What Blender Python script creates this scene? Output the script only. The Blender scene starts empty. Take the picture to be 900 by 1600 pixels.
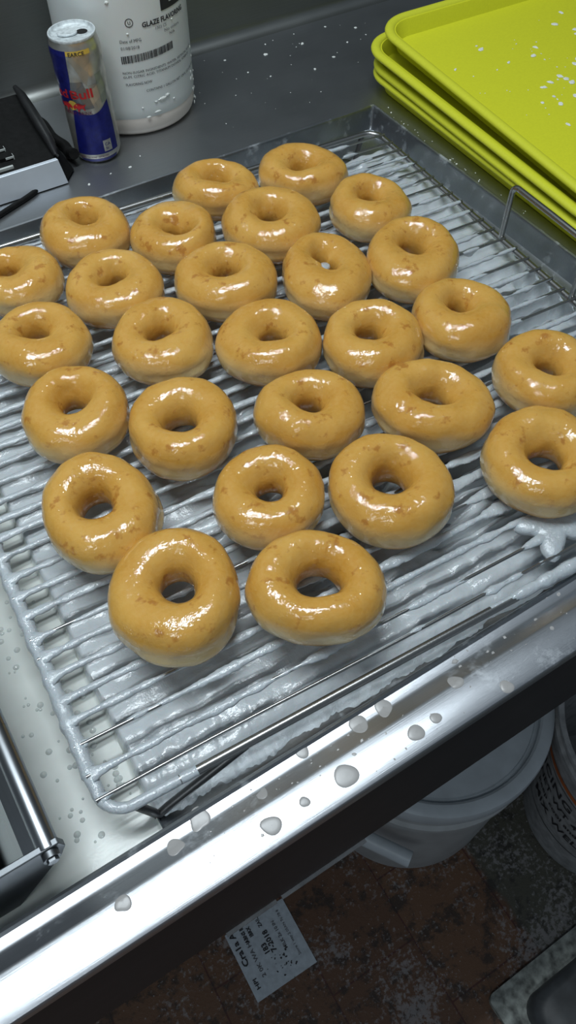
import bpy, bmesh, math, random
from mathutils import Vector, Matrix, Euler, noise
random.seed(7)
sc = bpy.context.scene
COL = sc.collection
PI = math.pi

# ------------------------------------------------------------------ materials
class NT:
    def __init__(s, name):
        s.m = bpy.data.materials.new(name); s.m.use_nodes = True
        s.t = s.m.node_tree; s.p = s.t.nodes['Principled BSDF']
    def n(s, typ, **kw):
        nd = s.t.nodes.new(typ)
        for k, v in kw.items():
            if k.startswith('_'): setattr(nd, k[1:], v)
            else:
                key = k.replace('__', ' ')
                nd.inputs[key].default_value = v
        return nd
    def l(s, a, b): s.t.links.new(a, b)
    def set(s, **kw):
        for k, v in kw.items():
            key = k.replace('__', ' ')
            if isinstance(v, bpy.types.NodeSocket): s.l(v, s.p.inputs[key])
            else: s.p.inputs[key].default_value = v
        return s
    def coord(s, kind='Object', scale=(1, 1, 1), loc=(0, 0, 0)):
        tc = s.n('ShaderNodeTexCoord'); mp = s.n('ShaderNodeMapping')
        mp.inputs['Scale'].default_value = scale; mp.inputs['Location'].default_value = loc
        s.l(tc.outputs[kind], mp.inputs['Vector']); return mp.outputs['Vector']
    def noise(s, vec, scale, detail=3, rough=.5, out='Fac'):
        nd = s.n('ShaderNodeTexNoise'); nd.inputs['Scale'].default_value = scale
        nd.inputs['Detail'].default_value = detail; nd.inputs['Roughness'].default_value = rough
        s.l(vec, nd.inputs['Vector']); return nd.outputs[out]
    def ramp(s, fac, stops, interp='LINEAR'):
        nd = s.n('ShaderNodeValToRGB'); cr = nd.color_ramp; cr.interpolation = interp
        while len(cr.elements) < len(stops): cr.elements.new(.5)
        for e, (p, c) in zip(cr.elements, stops):
            e.position = p; e.color = (c, c, c, 1) if not hasattr(c, '__len__') else (*c, 1)
        s.l(fac, nd.inputs['Fac']); return nd.outputs['Color']
    def mix(s, fac, a, b, mode='MIX'):
        nd = s.n('ShaderNodeMix', _data_type='RGBA', _blend_type=mode)
        for sk, v in ((nd.inputs[0], fac), (nd.inputs[6], a), (nd.inputs[7], b)):
            if isinstance(v, bpy.types.NodeSocket): s.l(v, sk)
            elif hasattr(v, '__len__'): sk.default_value = (*v, 1)
            else: sk.default_value = v
        return nd.outputs[2]
    def math(s, op, a, b=0.0):
        nd = s.n('ShaderNodeMath', _operation=op)
        for sk, v in zip(nd.inputs, (a, b)):
            if isinstance(v, bpy.types.NodeSocket): s.l(v, sk)
            else: sk.default_value = v
        return nd.outputs[0]
    def sep(s, vec):
        nd = s.n('ShaderNodeSeparateXYZ'); s.l(vec, nd.inputs[0]); return nd.outputs
    def bump(s, h, strength=.3, dist=.001, normal=None):
        nd = s.n('ShaderNodeBump'); nd.inputs['Strength'].default_value = strength
        nd.inputs['Distance'].default_value = dist; s.l(h, nd.inputs['Height'])
        if normal: s.l(normal, nd.inputs['Normal'])
        return nd.outputs['Normal']

def plain(name, col, rough=.5, metal=0., spec=.5, nscale=60., namp=.12, bump=0., **kw):
    t = NT(name); v = t.coord()
    f = t.noise(v, nscale, 4)
    c = t.mix(t.ramp(f, [(.3, 0.), (.7, 1.)]), tuple(x*(1-namp) for x in col), tuple(min(1, x*(1+namp)) for x in col))
    t.set(Base__Color=c, Roughness=rough, Metallic=metal, Specular__IOR__Level=spec, **kw)
    if bump: t.set(Normal=t.bump(f, bump, .0008))
    return t.m

def steel(name, col, rough, stretch=(2, 90, 90), bump=.05, resid=0.):
    t = NT(name); v = t.coord(scale=stretch)
    f = t.noise(v, 12, 5, .7)
    v2 = t.coord()
    g = t.noise(v2, 9, 5, .6)
    c = t.mix(f, tuple(x*.86 for x in col), tuple(min(1, x*1.1) for x in col))
    r = t.math('ADD', t.math('MULTIPLY', g, .14), rough-.07)
    if resid:   # dried milky glaze residue
        h = t.noise(v2, 46, 6, .7)
        msk = t.ramp(t.math('MULTIPLY', h, t.ramp(g, [(.38, .75), (.65, 1.1)])), [(.52, 0.), (.66, resid)])
        c = t.mix(msk, c, (.62, .66, .68))
        r = t.math('ADD', r, t.math('MULTIPLY', msk, .3))
        t.set(Metallic=t.math('SUBTRACT', 1., t.math('MULTIPLY', msk, .8)))
    else: t.set(Metallic=1.)
    t.set(Base__Color=c, Roughness=r, Normal=t.bump(f, bump, .0006))
    return t.m

def dough_mat():
    t = NT('glazed_dough'); v = t.coord()
    oi = t.n('ShaderNodeObjectInfo')
    add = t.n('ShaderNodeVectorMath', _operation='ADD'); t.l(v, add.inputs[0])
    rv = t.n('ShaderNodeCombineXYZ'); rr = t.math('MULTIPLY', oi.outputs['Random'], 7.3)
    for i in range(3): t.l(rr, rv.inputs[i])
    t.l(rv.outputs[0], add.inputs[1]); w = add.outputs[0]
    big = t.noise(w, 28, 3); mid = t.noise(w, 85, 3, .6); fine = t.noise(w, 300, 3)
    top = t.mix(t.ramp(big, [(.3, 0.), (.7, 1.)]), (.60, .295, .043), (.69, .385, .080))
    top = t.mix(t.math('MULTIPLY', t.ramp(fine, [(.35, 0.), (.7, 1.)]), .22), top, (.72, .46, .15))
    spots = t.ramp(mid, [(.60, 0.), (.69, 1.)])
    top = t.mix(t.math('MULTIPLY', spots, .72), top, (.42, .155, .022))
    xyz = t.sep(v)
    zz = t.math('ADD', xyz[2], t.math('MULTIPLY', t.math('SUBTRACT', big, .5), .016))
    rad = t.math('SQRT', t.math('ADD', t.math('MULTIPLY', xyz[0], xyz[0]), t.math('MULTIPLY', xyz[1], xyz[1])))
    outer = t.ramp(t.math('MULTIPLY', rad, 10.), [(.33, 0.), (.40, 1.)])
    zf = t.math('MULTIPLY', zz, 20.)
    band = t.ramp(zf, [(.15, 0.), (.26, 1.), (.38, 1.), (.60, 0.)])
    col = t.mix(t.math('MULTIPLY', t.math('MULTIPLY', band, outer), t.math('MULTIPLY', t.ramp(big, [(.3, .45), (.6, 1.)]), .85)), top, (.80, .64, .34))
    bot = t.ramp(zf, [(.06, 1.), (.19, 0.)])
    col = t.mix(t.math('MULTIPLY', bot, .7), col, (.46, .20, .04))
    rip = t.noise(w, 210, 2, .6)
    hb = t.math('ADD', t.math('ADD', t.math('MULTIPLY', mid, .6), t.math('MULTIPLY', fine, .2)), t.math('ADD', t.math('MULTIPLY', t.ramp(rip, [(.48, 0.), (.72, 1.)]), .24), t.math('MULTIPLY', t.ramp(t.noise(w, 430, 2, .6), [(.55, 0.), (.75, 1.)]), .10)))
    t.set(Base__Color=col, Roughness=.5, Specular__IOR__Level=.12, Subsurface__Weight=.12, Subsurface__Scale=.006,
          Subsurface__Radius=(1., .5, .2), Coat__Weight=1., Coat__Roughness=.028, Coat__IOR=1.6)
    t.set(Normal=t.bump(hb, .35, .0012), Coat__Normal=t.bump(hb, .55, .0014))
    return t.m

def glaze_mat(name, col=(.70, .74, .75), rough=.22, bump=.5, sc1=180, sss=.15, coat=.5):
    t = NT(name); v = t.coord(); f = t.noise(v, sc1, 4, .6); g = t.noise(v, 25, 3)
    c = t.mix(t.ramp(g, [(.3, 0.), (.7, 1.)]), tuple(x*.9 for x in col), tuple(min(1, x*1.08) for x in col))
    t.set(Base__Color=c, Roughness=rough, Specular__IOR__Level=.5, Coat__Weight=coat, Coat__Roughness=.12,
          Subsurface__Weight=sss, Subsurface__Scale=.004)
    nb = t.bump(f, bump, .0012); t.set(Normal=nb, Coat__Normal=nb)
    return t.m

def floor_mat():
    t = NT('grimy_quarry_tile'); v = t.coord('Object'); x = t.sep(v)
    big = t.noise(v, 7, 5, .65); mid = t.noise(v, 30, 5, .7); fine = t.noise(v, 130, 4, .7)
    br = t.n('ShaderNodeTexBrick'); br.inputs['Scale'].default_value = 1.
    br.inputs['Brick Width'].default_value = .2; br.inputs['Row Height'].default_value = .15
    br.inputs['Mortar Size'].default_value = .0016; br.inputs['Mortar Smooth'].default_value = .3
    br.inputs['Color1'].default_value = (.12, .06, .035, 1); br.inputs['Color2'].default_value = (.17, .088, .048, 1)
    br.inputs['Mortar'].default_value = (.085, .03, .022, 1)
    rot = t.n('ShaderNodeMapping'); rot.inputs['Rotation'].default_value = (0, 0, PI/2+.02); rot.inputs['Location'].default_value = (.06, .03, 0)
    t.l(v, rot.inputs['Vector']); t.l(rot.outputs[0], br.inputs['Vector'])
    c = br.outputs['Color']
    # greenish grey worn strip beside the buckets
    e = t.math('ADD', x[0], t.math('MULTIPLY', t.math('SUBTRACT', mid, .5), .03))
    grn = t.ramp(e, [(.425, 0.), (.432, 1.)])
    c = t.mix(grn, c, t.mix(mid, (.055, .055, .042), (.12, .115, .09)))
    c = t.mix(t.math('MULTIPLY', t.ramp(mid, [(.50, 0.), (.60, 1.)]), .75), c, (.022, .02, .02))
    fl = t.ramp(t.math('ADD', t.math('MULTIPLY', big, .5), t.math('MULTIPLY', fine, .5)), [(.52, 0.), (.58, 1.)])
    c = t.mix(t.math('MULTIPLY', fl, .6), c, (.34, .33, .34))
    spk = t.ramp(t.noise(v, 260, 2, .5), [(.70, 0.), (.74, 1.)])
    c = t.mix(t.math('MULTIPLY', spk, .6), c, (.5, .5, .5))
    t.set(Base__Color=c, Roughness=.6, Normal=t.bump(fine, .4, .002))
    return t.m

M = {}
M['dough'] = dough_mat()
M['glaze'] = glaze_mat('wet_white_glaze', (.50, .545, .575), .17, .8, 260, coat=1.)
M['bubble'] = glaze_mat('glaze_bubble', (.56, .585, .56), .06, .02, 70, .1, 1.)
M['bed'] = glaze_mat('crusted_basin_glaze', (.54, .575, .595), .24, .55, 200)
M['pool'] = glaze_mat('pooled_liquid_glaze', (.60, .625, .59), .34, .10, 70, .1, .12)
M['counter'] = steel('dark_counter_steel', (.40, .415, .43), .42, (2, 60, 60), .02, .0)
M['splash'] = steel('backsplash_steel', (.30, .31, .30), .42, (2, 60, 60), .02, .0)
M['rim'] = steel('bright_brushed_rim', (.64, .665, .70), .30, (1.5, 120, 120), .12, .3)
M['basin'] = steel('wet_basin_steel', (.36, .38, .40), .30, (40, 40, 40), .04, .45)
M['wire'] = steel('rack_wire_steel', (.42, .42, .41), .28, (60, 60, 60), .1)
M['darkwire'] = steel('tarnished_leg_steel', (.16, .16, .16), .4, (60, 60, 60), .1)
M['apron'] = steel('shaded_apron_steel', (.10, .095, .10), .5, (2, 60, 60), .03)  # shade on the apron face is put into this darker steel colour
M['hop'] = steel('hopper_steel', (.36, .38, .40), .27, (60, 3, 60), .05)
M['hopdark'] = steel('hopper_end_steel', (.16, .17, .18), .4, (20, 20, 20), .05)
M['tray'] = plain('lime_green_plastic', (.68, .69, .030), .5, nscale=400, namp=.03, bump=.08, spec=.25)
M['traylip'] = plain('lime_green_rim_plastic', (.66, .68, .04), .45, nscale=400, namp=.03, bump=.05, spec=.3)
M['flake'] = plain('dried_glaze_flake', (.80, .82, .78), .6, nscale=300, namp=.1)
M['jug'] = plain('milky_plastic', (.74, .77, .75), .34, nscale=25, namp=.03, Subsurface__Weight=.1, Subsurface__Scale=.01)
M['jugbase'] = plain('cream_filled_plastic', (.76, .69, .62), .34, nscale=25, namp=.03)
M['ink'] = plain('black_print', (.02, .02, .024), .6, namp=.05)
M['greyink'] = plain('faded_print', (.10, .10, .11), .6, namp=.05)
M['can_silver'] = plain('can_silver_print', (.56, .55, .50), .30, .8, nscale=70, namp=.22)
M['can_tan'] = plain('can_tan_facet_shade', (.50, .45, .36), .35, .6, nscale=70, namp=.1)  # tan, grey and green: tones of dented silver facets painted as flat colour
M['can_grey'] = plain('can_grey_facet_shade', (.25, .255, .26), .3, .7, nscale=70, namp=.2)
M['can_green'] = plain('can_green_facet_shade', (.36, .39, .31), .35, .6, nscale=70, namp=.2)
M['can_blue'] = plain('can_blue_print', (.012, .016, .17), .3, .25, nscale=200, namp=.2)
M['can_red'] = plain('can_red_print', (.50, .02, .025), .4, .1, namp=.05)
M['can_dred'] = plain('can_dark_red_print', (.16, .012, .05), .4, .1, namp=.05)
M['can_yel'] = plain('can_yellow_print', (.70, .48, .08), .4, .2, namp=.05)
M['can_top'] = plain('sugar_dusted_can_lid', (.66, .71, .72), .55, .3, nscale=220, namp=.25, bump=.6)
M['black'] = plain('black_opening', (.004, .004, .004), .8, namp=.05)
M['plastic_black'] = plain('glossy_black_plastic', (.012, .012, .013), .28, nscale=90, namp=.3, bump=.1)
M['matte_black'] = plain('dull_black_plastic', (.006, .006, .006), .6, spec=.2, nscale=150, namp=.4, bump=.2)
M['panel'] = plain('pale_silver_panel', (.62, .67, .73), .42, .35, nscale=30, namp=.06)
M['keyedge'] = plain('pale_key_edge', (.55, .58, .56), .5, namp=.1)
M['bucket'] = plain('white_bucket_plastic', (.50, .55, .59), .42, nscale=40, namp=.08)
M['bucketside'] = plain('translucent_bucket_side', (.42, .44, .45), .45, nscale=20, namp=.15)
M['bucket_dirty'] = plain('dirty_bucket_plastic', (.34, .35, .36), .5, nscale=60, namp=.3)
M['orange'] = plain('orange_stripe', (.45, .12, .03), .5, namp=.2)
M['paper'] = plain('white_paper', (.50, .56, .62), .7, nscale=120, namp=.12)
M['floor'] = floor_mat()
M['wall'] = plain('grey_wall_paint', (.16, .165, .16), .6, nscale=8, namp=.1)
M['plate'] = plain('dirty_pale_plate', (.26, .28, .26), .6, nscale=70, namp=.75, bump=.4)
M['darkbody'] = plain('dark_grey_body', (.05, .055, .06), .45, nscale=40, namp=.3)
M['drop'] = plain('dried_glaze_drop', (.38, .37, .36), .30, nscale=150, namp=.05)

# ------------------------------------------------------------------ helpers
class MB:
    def __init__(s): s.v = []; s.f = []; s.mi = []
    def add(s, vs, fs, m=0):
        b = len(s.v); s.v += [tuple(v) for v in vs]
        s.f += [tuple(i+b for i in f) for f in fs]; s.mi += [m]*len(fs)
    def box(s, a, b, m=0):
        (x0, y0, z0), (x1, y1, z1) = a, b
        vs = [(x0, y0, z0), (x1, y0, z0), (x1, y1, z0), (x0, y1, z0), (x0, y0, z1), (x1, y0, z1), (x1, y1, z1), (x0, y1, z1)]
        s.add(vs, [(0, 3, 2, 1), (4, 5, 6, 7), (0, 1, 5, 4), (1, 2, 6, 5), (2, 3, 7, 6), (3, 0, 4, 7)], m)
    def tube(s, pts, r, n=10, m=0, closed=False, cap=True):
        pts = [Vector(p) for p in pts]; N = len(pts)
        rs = r if hasattr(r, '__len__') else [r]*N
        vs = []; up = None
        for i, p in enumerate(pts):
            a = pts[(i-1) % N] if (closed or i) else p
            c = pts[(i+1) % N] if (closed or i < N-1) else p
            d = (c-a).normalized()
            if up is None:
                up = Vector((0, 0, 1)) if abs(d.z) < .9 else Vector((1, 0, 0))
            side = d.cross(up).normalized(); up = side.cross(d).normalized()
            for k in range(n):
                t = 2*PI*k/n; vs.append(p+side*math.cos(t)*rs[i]+up*math.sin(t)*rs[i])
        fs = []
        for i in range(N if closed else N-1):
            j = (i+1) % N
            for k in range(n):
                fs.append((i*n+k, j*n+k, j*n+(k+1) % n, i*n+(k+1) % n))
        if cap and not closed:
            fs.append(tuple(range(n))); fs.append(tuple((N-1)*n+k for k in reversed(range(n))))
        s.add(vs, fs, m)
    def lathe(s, prof, c=(0, 0), n=64, m=0, z0=0, wob=None, capb=True, capt=True):
        vs = []; fs = []; P = len(prof)
        for i in range(n):
            t = 2*PI*i/n
            for r, z in prof:
                rr = r if wob is None else r*wob(t, z)
                vs.append((c[0]+rr*math.cos(t), c[1]+rr*math.sin(t), z0+z))
        for i in range(n):
            j = (i+1) % n
            for k in range(P-1): fs.append((i*P+k, j*P+k, j*P+k+1, i*P+k+1))
        if capb: fs.append(tuple(i*P for i in reversed(range(n))))
        if capt: fs.append(tuple(i*P+P-1 for i in range(n)))
        s.add(vs, fs, m)
    def extrude_x(s, prof, x0, x1, m=0, close=False, caps=False):
        P = len(prof)
        vs = [(x0, y, z) for y, z in prof]+[(x1, y, z) for y, z in prof]
        fs = [(k, (k+1) % P, P+(k+1) % P, P+k) for k in range(P if close else P-1)]
        if caps: fs += [tuple(range(P))[::-1], tuple(P+k for k in range(P))]
        s.add(vs, fs, m)
    def sphere(s, c, r, n=10, m=0, sz=1.):
        prof = [(max(1e-5, r*math.sin(PI*k/n)), -r*sz*math.cos(PI*k/n)) for k in range(n+1)]
        s.lathe(prof, c[:2], n+4, m, c[2], capb=False, capt=False)
    def build(s, name, mats, parent=None, smooth=40, origin=(0, 0, 0)):
        me = bpy.data.meshes.new(name)
        o0 = Vector(origin)
        me.from_pydata([tuple(Vector(v)-o0) for v in s.v], [], s.f)
        if not isinstance(mats, (list, tuple)): mats = [mats]
        for m in mats: me.materials.append(m)
        for p, i in zip(me.polygons, s.mi): p.material_index = i
        bm = bmesh.new(); bm.from_mesh(me); bmesh.ops.recalc_face_normals(bm, faces=bm.faces); bm.to_mesh(me); bm.free()
        if smooth:
            for p in me.polygons: p.use_smooth = True
            me.set_sharp_from_angle(angle=math.radians(smooth))
        o = bpy.data.objects.new(name, me); COL.objects.link(o)
        if parent: o.parent = parent
        else: o.location = o0
        return o
def thing(name, label, cat, loc=(0, 0, 0), rot=(0, 0, 0), group=None):
    o = bpy.data.objects.new(name, None); COL.objects.link(o); o.empty_display_size = .02
    o.location = loc; o.rotation_euler = rot; tag(o, label, cat, group); return o
def tag(o, label, cat, group=None, kind=None):
    o['label'] = label; o['category'] = cat
    if group: o['group'] = group
    if kind: o['kind'] = kind
    return o
def struct(o): o['kind'] = 'structure'; return o
def nz(x, y=0., z=0.): return noise.noise(Vector((x, y, z)))
def bevel(o, w, seg=2, ang=30):
    b = o.modifiers.new('bevel', 'BEVEL'); b.width = w; b.segments = seg; b.limit_method = 'ANGLE'; b.angle_limit = math.radians(ang)
    return o
def text_geo(body, size, sx=1., align='LEFT', bold=0.):
    cu = bpy.data.curves.new('t', 'FONT'); cu.body = body; cu.size = size; cu.resolution_u = 2; cu.align_x = align; cu.offset = bold
    o = bpy.data.objects.new('t', cu); COL.objects.link(o)
    dg = bpy.context.evaluated_depsgraph_get()
    me = bpy.data.meshes.new_from_object(o.evaluated_get(dg))
    vs = [(v.co.x*sx, v.co.y) for v in me.vertices]; fs = [tuple(p.vertices) for p in me.polygons]
    bpy.data.objects.remove(o); bpy.data.curves.remove(cu); bpy.data.meshes.remove(me)
    return vs, fs
def rrect(x0, y0, x1, y1, r, n=8):
    out = []
    for cx, cy, a in ((x1-r, y1-r, 0), (x0+r, y1-r, PI/2), (x0+r, y0+r, PI), (x1-r, y0+r, 1.5*PI)):
        for k in range(n+1):
            t = a+PI/2*k/n; out.append((cx+r*math.cos(t), cy+r*math.sin(t)))
    return out
def loft(mb, loops, m=0, capb=False, capt=False):
    n = len(loops[0]); vs = [v for l in loops for v in l]; fs = []
    for i in range(len(loops)-1):
        for k in range(n): fs.append((i*n+k, i*n+(k+1) % n, (i+1)*n+(k+1) % n, (i+1)*n+k))
    if capb: fs.append(tuple(reversed(range(n))))
    if capt: fs.append(tuple((len(loops)-1)*n+k for k in range(n)))
    mb.add(vs, fs, m)

# ------------------------------------------------------------------ camera
cam = bpy.data.cameras.new('camera'); co = bpy.data.objects.new('camera', cam); COL.objects.link(co)
R = Matrix(((.8462698590, .4319213276, -.3118834597), (-.5327497038, .6885686906, -.4919866985), (.0022536374, .5825093348, .8128208880)))
co.matrix_world = Matrix.Translation((0, 0, 1.42)) @ R.to_4x4()
cam.sensor_fit = 'HORIZONTAL'; cam.sensor_width = 36.; cam.lens = 36.*1255.14/900.; cam.clip_start = .01
sc.camera = co

# ------------------------------------------------------------------ room
mb = MB(); mb.box((-2.2, -1.8, -.05), (3.0, 1.30, 0)); struct(mb.build('floor', M['floor'], smooth=0))
mb = MB(); mb.box((-2.2, 1.20, 0), (3.0, 1.32, 2.7)); struct(mb.build('wall_back', M['wall'], smooth=0))

# ------------------------------------------------------------------ table
CT = .893                                           # worktop height
PX0, PX1, PY0, PY1 = -.42, .631, .152, .797         # basin opening
FL = .865                                           # basin floor
TX0, TX1 = -.95, 1.75
tb = thing('glazing_table', 'stainless steel glazing table with sunken basin, rolled front edge and tall backsplash', 'table', (.4, .6, 0))
TO = (.4, .6, 0)
mb = MB()
def slab(x0, y0, x1, y1): mb.box((x0, y0, CT-.018), (x1, y1, CT))
slab(TX0, PY0, PX0, 1.035); slab(PX1, PY0, TX1, 1.035); slab(PX0, PY1, PX1, 1.035)
mb.build('worktop', M['counter'], tb, 0, TO)
mb = MB()
arc = [(1.031+.016*math.sin(t*PI/16), CT+.016-.016*math.cos(t*PI/16)) for t in range(9)]
mb.extrude_x(arc+[(1.047, 1.32), (1.057, 1.325), (1.062, 1.32), (1.062, CT-.018), (1.031, CT-.018)], TX0, TX1, 0, True, True)
mb.build('backsplash', M['splash'], tb, 40, TO)
mb = MB()
rimp = [(PY0, CT-.018), (PY0, CT-.001), (PY0-.0012, CT+.0002), (PY0-.0025, CT+.0002), (.1430, CT-.0001), (.1405, CT+.0006), (.1312, CT+.0062), (.1290, CT+.0070), (.1068, CT+.0070), (.1045, CT+.0064), (.1034, CT+.0045), (.1031, CT+.002),
        (.1031, CT-.003), (.1060, CT-.003), (.1075, CT-.001), (.1400, CT-.018)]
mb.extrude_x(rimp, TX0, TX1, 0, True, True)
mb.build('front_rim', M['rim'], tb, 40, TO)
mb = MB()
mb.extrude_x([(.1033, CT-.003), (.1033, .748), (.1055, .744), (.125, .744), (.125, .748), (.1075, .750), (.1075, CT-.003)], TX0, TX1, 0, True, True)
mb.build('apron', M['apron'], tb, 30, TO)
mb = MB()
for x0, x1 in ((.012, .056), (.061, .140)): mb.box((x0, .1012, .7412), (x1, .110, .7436))
mb.build('hem_strip', M['bucket_dirty'], tb, 0, TO)['label'] = 'pale strip under the apron'
for lx in (TX0+.08, TX1-.08):
    for ly in (.17, .99):
        mb = MB(); mb.tube([(lx, ly, .03), (lx, ly, CT-.018)], .021, 16); mb.lathe([(.012, 0), (.028, .004), (.026, .02), (.018, .04)], (lx, ly), 20)
        mb.build('leg', M['hop'], tb, 40, TO)
# basin: walls, rounded lower edge, floor, raised bead round the opening
mb = MB()
def ring(ins, z, r): return [(x, y, z) for x, y in rrect(PX0+ins, PY0+ins, PX1-ins, PY1-ins, r, 4)]
loft(mb, [ring(-.003, CT+.0005, .003), ring(-.001, CT+.0016, .003), ring(.001, CT+.0008, .003), ring(.002, CT-.002, .003), ring(.004, FL+.008, .004), ring(.006, FL+.003, .006), ring(.011, FL, .009)], 0, False, True)
loft(mb, [ring(-.003, CT-.018, .003), ring(-.003, FL-.006, .003)], 0)
mb.build('basin', M['basin'], tb, 30, TO)

# ------------------------------------------------------------------ wire rack
DR = -.048410
RO = Vector((-.0216, .1749, .90)); LU, LV = .583, .592
cd, sd = math.cos(DR), math.sin(DR)
def rw(u, v): return RO.x+u*cd-v*sd, RO.y+u*sd+v*cd
def wr(x, y): dx, dy = x-RO.x, y-RO.y; return dx*cd+dy*sd, -dx*sd+dy*cd
rack = thing('wire_rack', 'square wire cooling rack crusted with white glaze standing in the basin', 'rack', tuple(RO), (0, 0, DR))
fr = .0034
mb = MB()
mb.tube([(x, y, 0) for x, y in rrect(0, 0, LU, LV, .018, 8)], fr, 12, closed=True)
frame = mb.build('frame', M['wire'], rack, 60)
WV = [.0125, .0295, .0515, .0690, .0857, .1057, .123, .139, .160, .178, .1955, .2165, .235, .2515, .269, .288, .3065, .3255, .3445, .363, .382, .401, .420, .438, .456, .474, .491, .507, .5225, .538, .556, .5745]
WZ = fr+.0004
wires = []
for i, v in enumerate(WV):
    mb = MB()
    N = 14; ph = random.uniform(0, 9)
    mb.tube([(u, v+.0011*nz(u*6, i*3.1), WZ+.0005*nz(u*7, i*5.3)) for u in [-.002+k*(LU+.004)/N for k in range(N+1)]], .00135, 8)
    wires.append(mb.build('wire', M['wire'], rack, 60))
def coat_strength(u, v, i):
    """how thickly the wire is coated at this place, 0 = bare"""
    s = .80+1.0*nz(u*17, i*4.7, 1)+.6*nz(u*60, i*2.9, 4)
    if i == 0: s -= .95
    elif i == 1: s -= .45 if u > .10 else .0
    elif i == 2: s -= .25
    if u > .49: s -= (u-.49)*9 if v > .2 else 0
    if v > .47: s -= .3*(v-.47)/.1
    return s
for i, v in enumerate(WV):
    mb = MB(); n = 10; vs = []; fs = []; N = 400
    for k in range(N+1):
        u = .001+k*(LU-.002)/N
        s = max(0., min(1., coat_strength(u, v, i)*1.6))
        edge = math.exp(-(u/.0065)**2)
        wid = (.0010+.0016*s+.0013*s*nz(u*45, i*1.7, 9)+.0008*s*nz(u*130, i*1.1, 3)+.0007*s*nz(u*260, i*1.9, 8)+(.0030+.0020*nz(i*2.7, 3.3))*edge)
        up = .0009+.0013*s+.0007*s*nz(u*80, i, 2)
        hang = max(0., nz(u*38, i*7.7, 3)+.55*nz(u*95, i*3.3, 7))
        front = max(0., 1-abs(v-.10)/.16)*max(0., min(1, (u-.22)/.15))
        dn = .0010+.0014*s+s*hang*(.0060+.006*front)
        wid += s*(.25+front)*.0034*max(0., .5+nz(u*25, i*2.2, 5))
        off = s*(.3+front)*.002*nz(u*18, i*9.1, 6)
        for q in range(n):
            t = 2*PI*q/n; c, sn = math.cos(t), math.sin(t)
            vs.append((u, v+off+wid*c*(1 if sn > 0 else (1+.25*sn)), WZ+(up*sn if sn > 0 else dn*sn)))
    for k in range(N):
        for q in range(n): fs.append((k*n+q, (k+1)*n+q, (k+1)*n+(q+1) % n, k*n+(q+1) % n))
    fs += [tuple(range(n)), tuple(N*n+q for q in reversed(range(n)))]
    mb.add(vs, fs)
    g = mb.build('glaze_coating', M['glaze'], wires[i], 80); g['label'] = 'white glaze crusted on the wire'
# glaze on the frame: thick on the left rod, thin on the front-right end
def coat_rod(pts, rad):
    mb = MB(); mb.tube(pts, rad, 12); g = mb.build('glaze_coating', M['glaze'], frame, 80); g['label'] = 'thick white glaze on the frame rod'
P = []; Rr = []
for k in range(240):
    v = .018+k*(LV-.05)/239
    near = min(abs(v-w) for w in WV)
    P.append((.0005+.0010*nz(v*40, 3), v, -.0003-.0008*abs(nz(v*25, 8))))
    th = .0016+.0009*nz(v*30, 5.5)+.0007*nz(v*110, 1.5)+.0012*math.exp(-(near/.005)**2)
    th *= 1 if v < .5 else max(.1, 1-(v-.5)*9)
    if v < .03: th *= .6
    Rr.append(fr+max(-.001, th))
for k in range(1, 26):
    a = PI/2*min(1, k/14); x = .018-.018*math.cos(a)+max(0, k-14)*.004; P.insert(0, (x, .018-.018*math.sin(a), 0.)); Rr.insert(0, fr+.0007*(1-k/30)+.0004*nz(k*.8, 4))
coat_rod(P, Rr)
P = []; Rr = []
for k in range(120):
    u = .30+k*.27/119
    P.append((u, .0004, .0004)); s = max(0., min(1., (u-.318)/.02))
    Rr.append(fr*.9+s*(.0021+.0016*nz(u*60, 2)+.0008*nz(u*190, 7)))
coat_rod(P, Rr)
# webs of glaze in the left corners between frame and wires
mb = MB()
for i, v in enumerate(WV[:26]):
    r = .0024+.0012*max(0, nz(i*3.7, 1.1))
    mb.sphere((.0050+.001*nz(i*1.9), v+.0012*nz(i*2.3, 6), WZ-.0005), r, 8, 0, .62)
g = mb.build('glaze_lump', M['glaze'], frame, 80); g['label'] = 'lumps of glaze where the wires meet the frame'; g['kind'] = 'stuff'
# spilled glaze draped over the wires beside the right-hand doughnut
SPU, SPV = .390, .036
mb = MB(); n = 72; vs = [(SPU, SPV, WZ+.0030)]
for q, zz in ((.3, .0030), (.6, .0028), (.85, .0020), (1., -.0010), (.97, -.0045), (.80, -.0052)):
    for k in range(n):
        a = 2*PI*k/n
        rr = .021*(1+.30*math.sin(5*a+.6)+.18*math.sin(3*a+2)+.12*nz(math.cos(a)*3, math.sin(a)*3, 4)*q)*(1+.5*abs(math.cos(a))**3)
        rr = .012*q+(rr-.012)*q**1.3
        x, y = SPU+rr*math.cos(a), SPV+rr*math.sin(a)
        vs.append((x, y, WZ+zz+.0012*nz(x*120, y*120, 3)))
mb.add(vs, [(0, 1+k, 1+(k+1) % n) for k in range(n)]+[(1+j*n+k, 1+(j+1)*n+k, 1+(j+1)*n+(k+1) % n, 1+j*n+(k+1) % n) for j in range(5) for k in range(n)])
g = mb.build('glaze_splat', M['glaze'], rack, 180); g['label'] = 'white glaze spilled across the wires at the right'
# legs: bent V rods under the frame
def vleg(u0, u1, uf, v, zf):
    mb = MB(); a = Vector((u0, v, -.002)); b = Vector((uf, v-.003, zf)); c = Vector((u1, v, -.002))
    pts = [a.lerp(b, t/6) for t in range(6)]+[b+Vector((.001, 0, -.0005))]+[b.lerp(c, t/8) for t in range(1, 9)]
    mb.tube(pts, .0031, 10); mb.build('leg', M['darkwire'], rack, 60)
vleg(.018, .098, .0285, .0, -.0315); vleg(LU-.018, LU-.098, LU-.0285, .0, -.0315)
vleg(.018, .098, .0285, LV, -.0315); vleg(LU-.018, LU-.098, LU-.0285, LV, -.0315)
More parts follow.
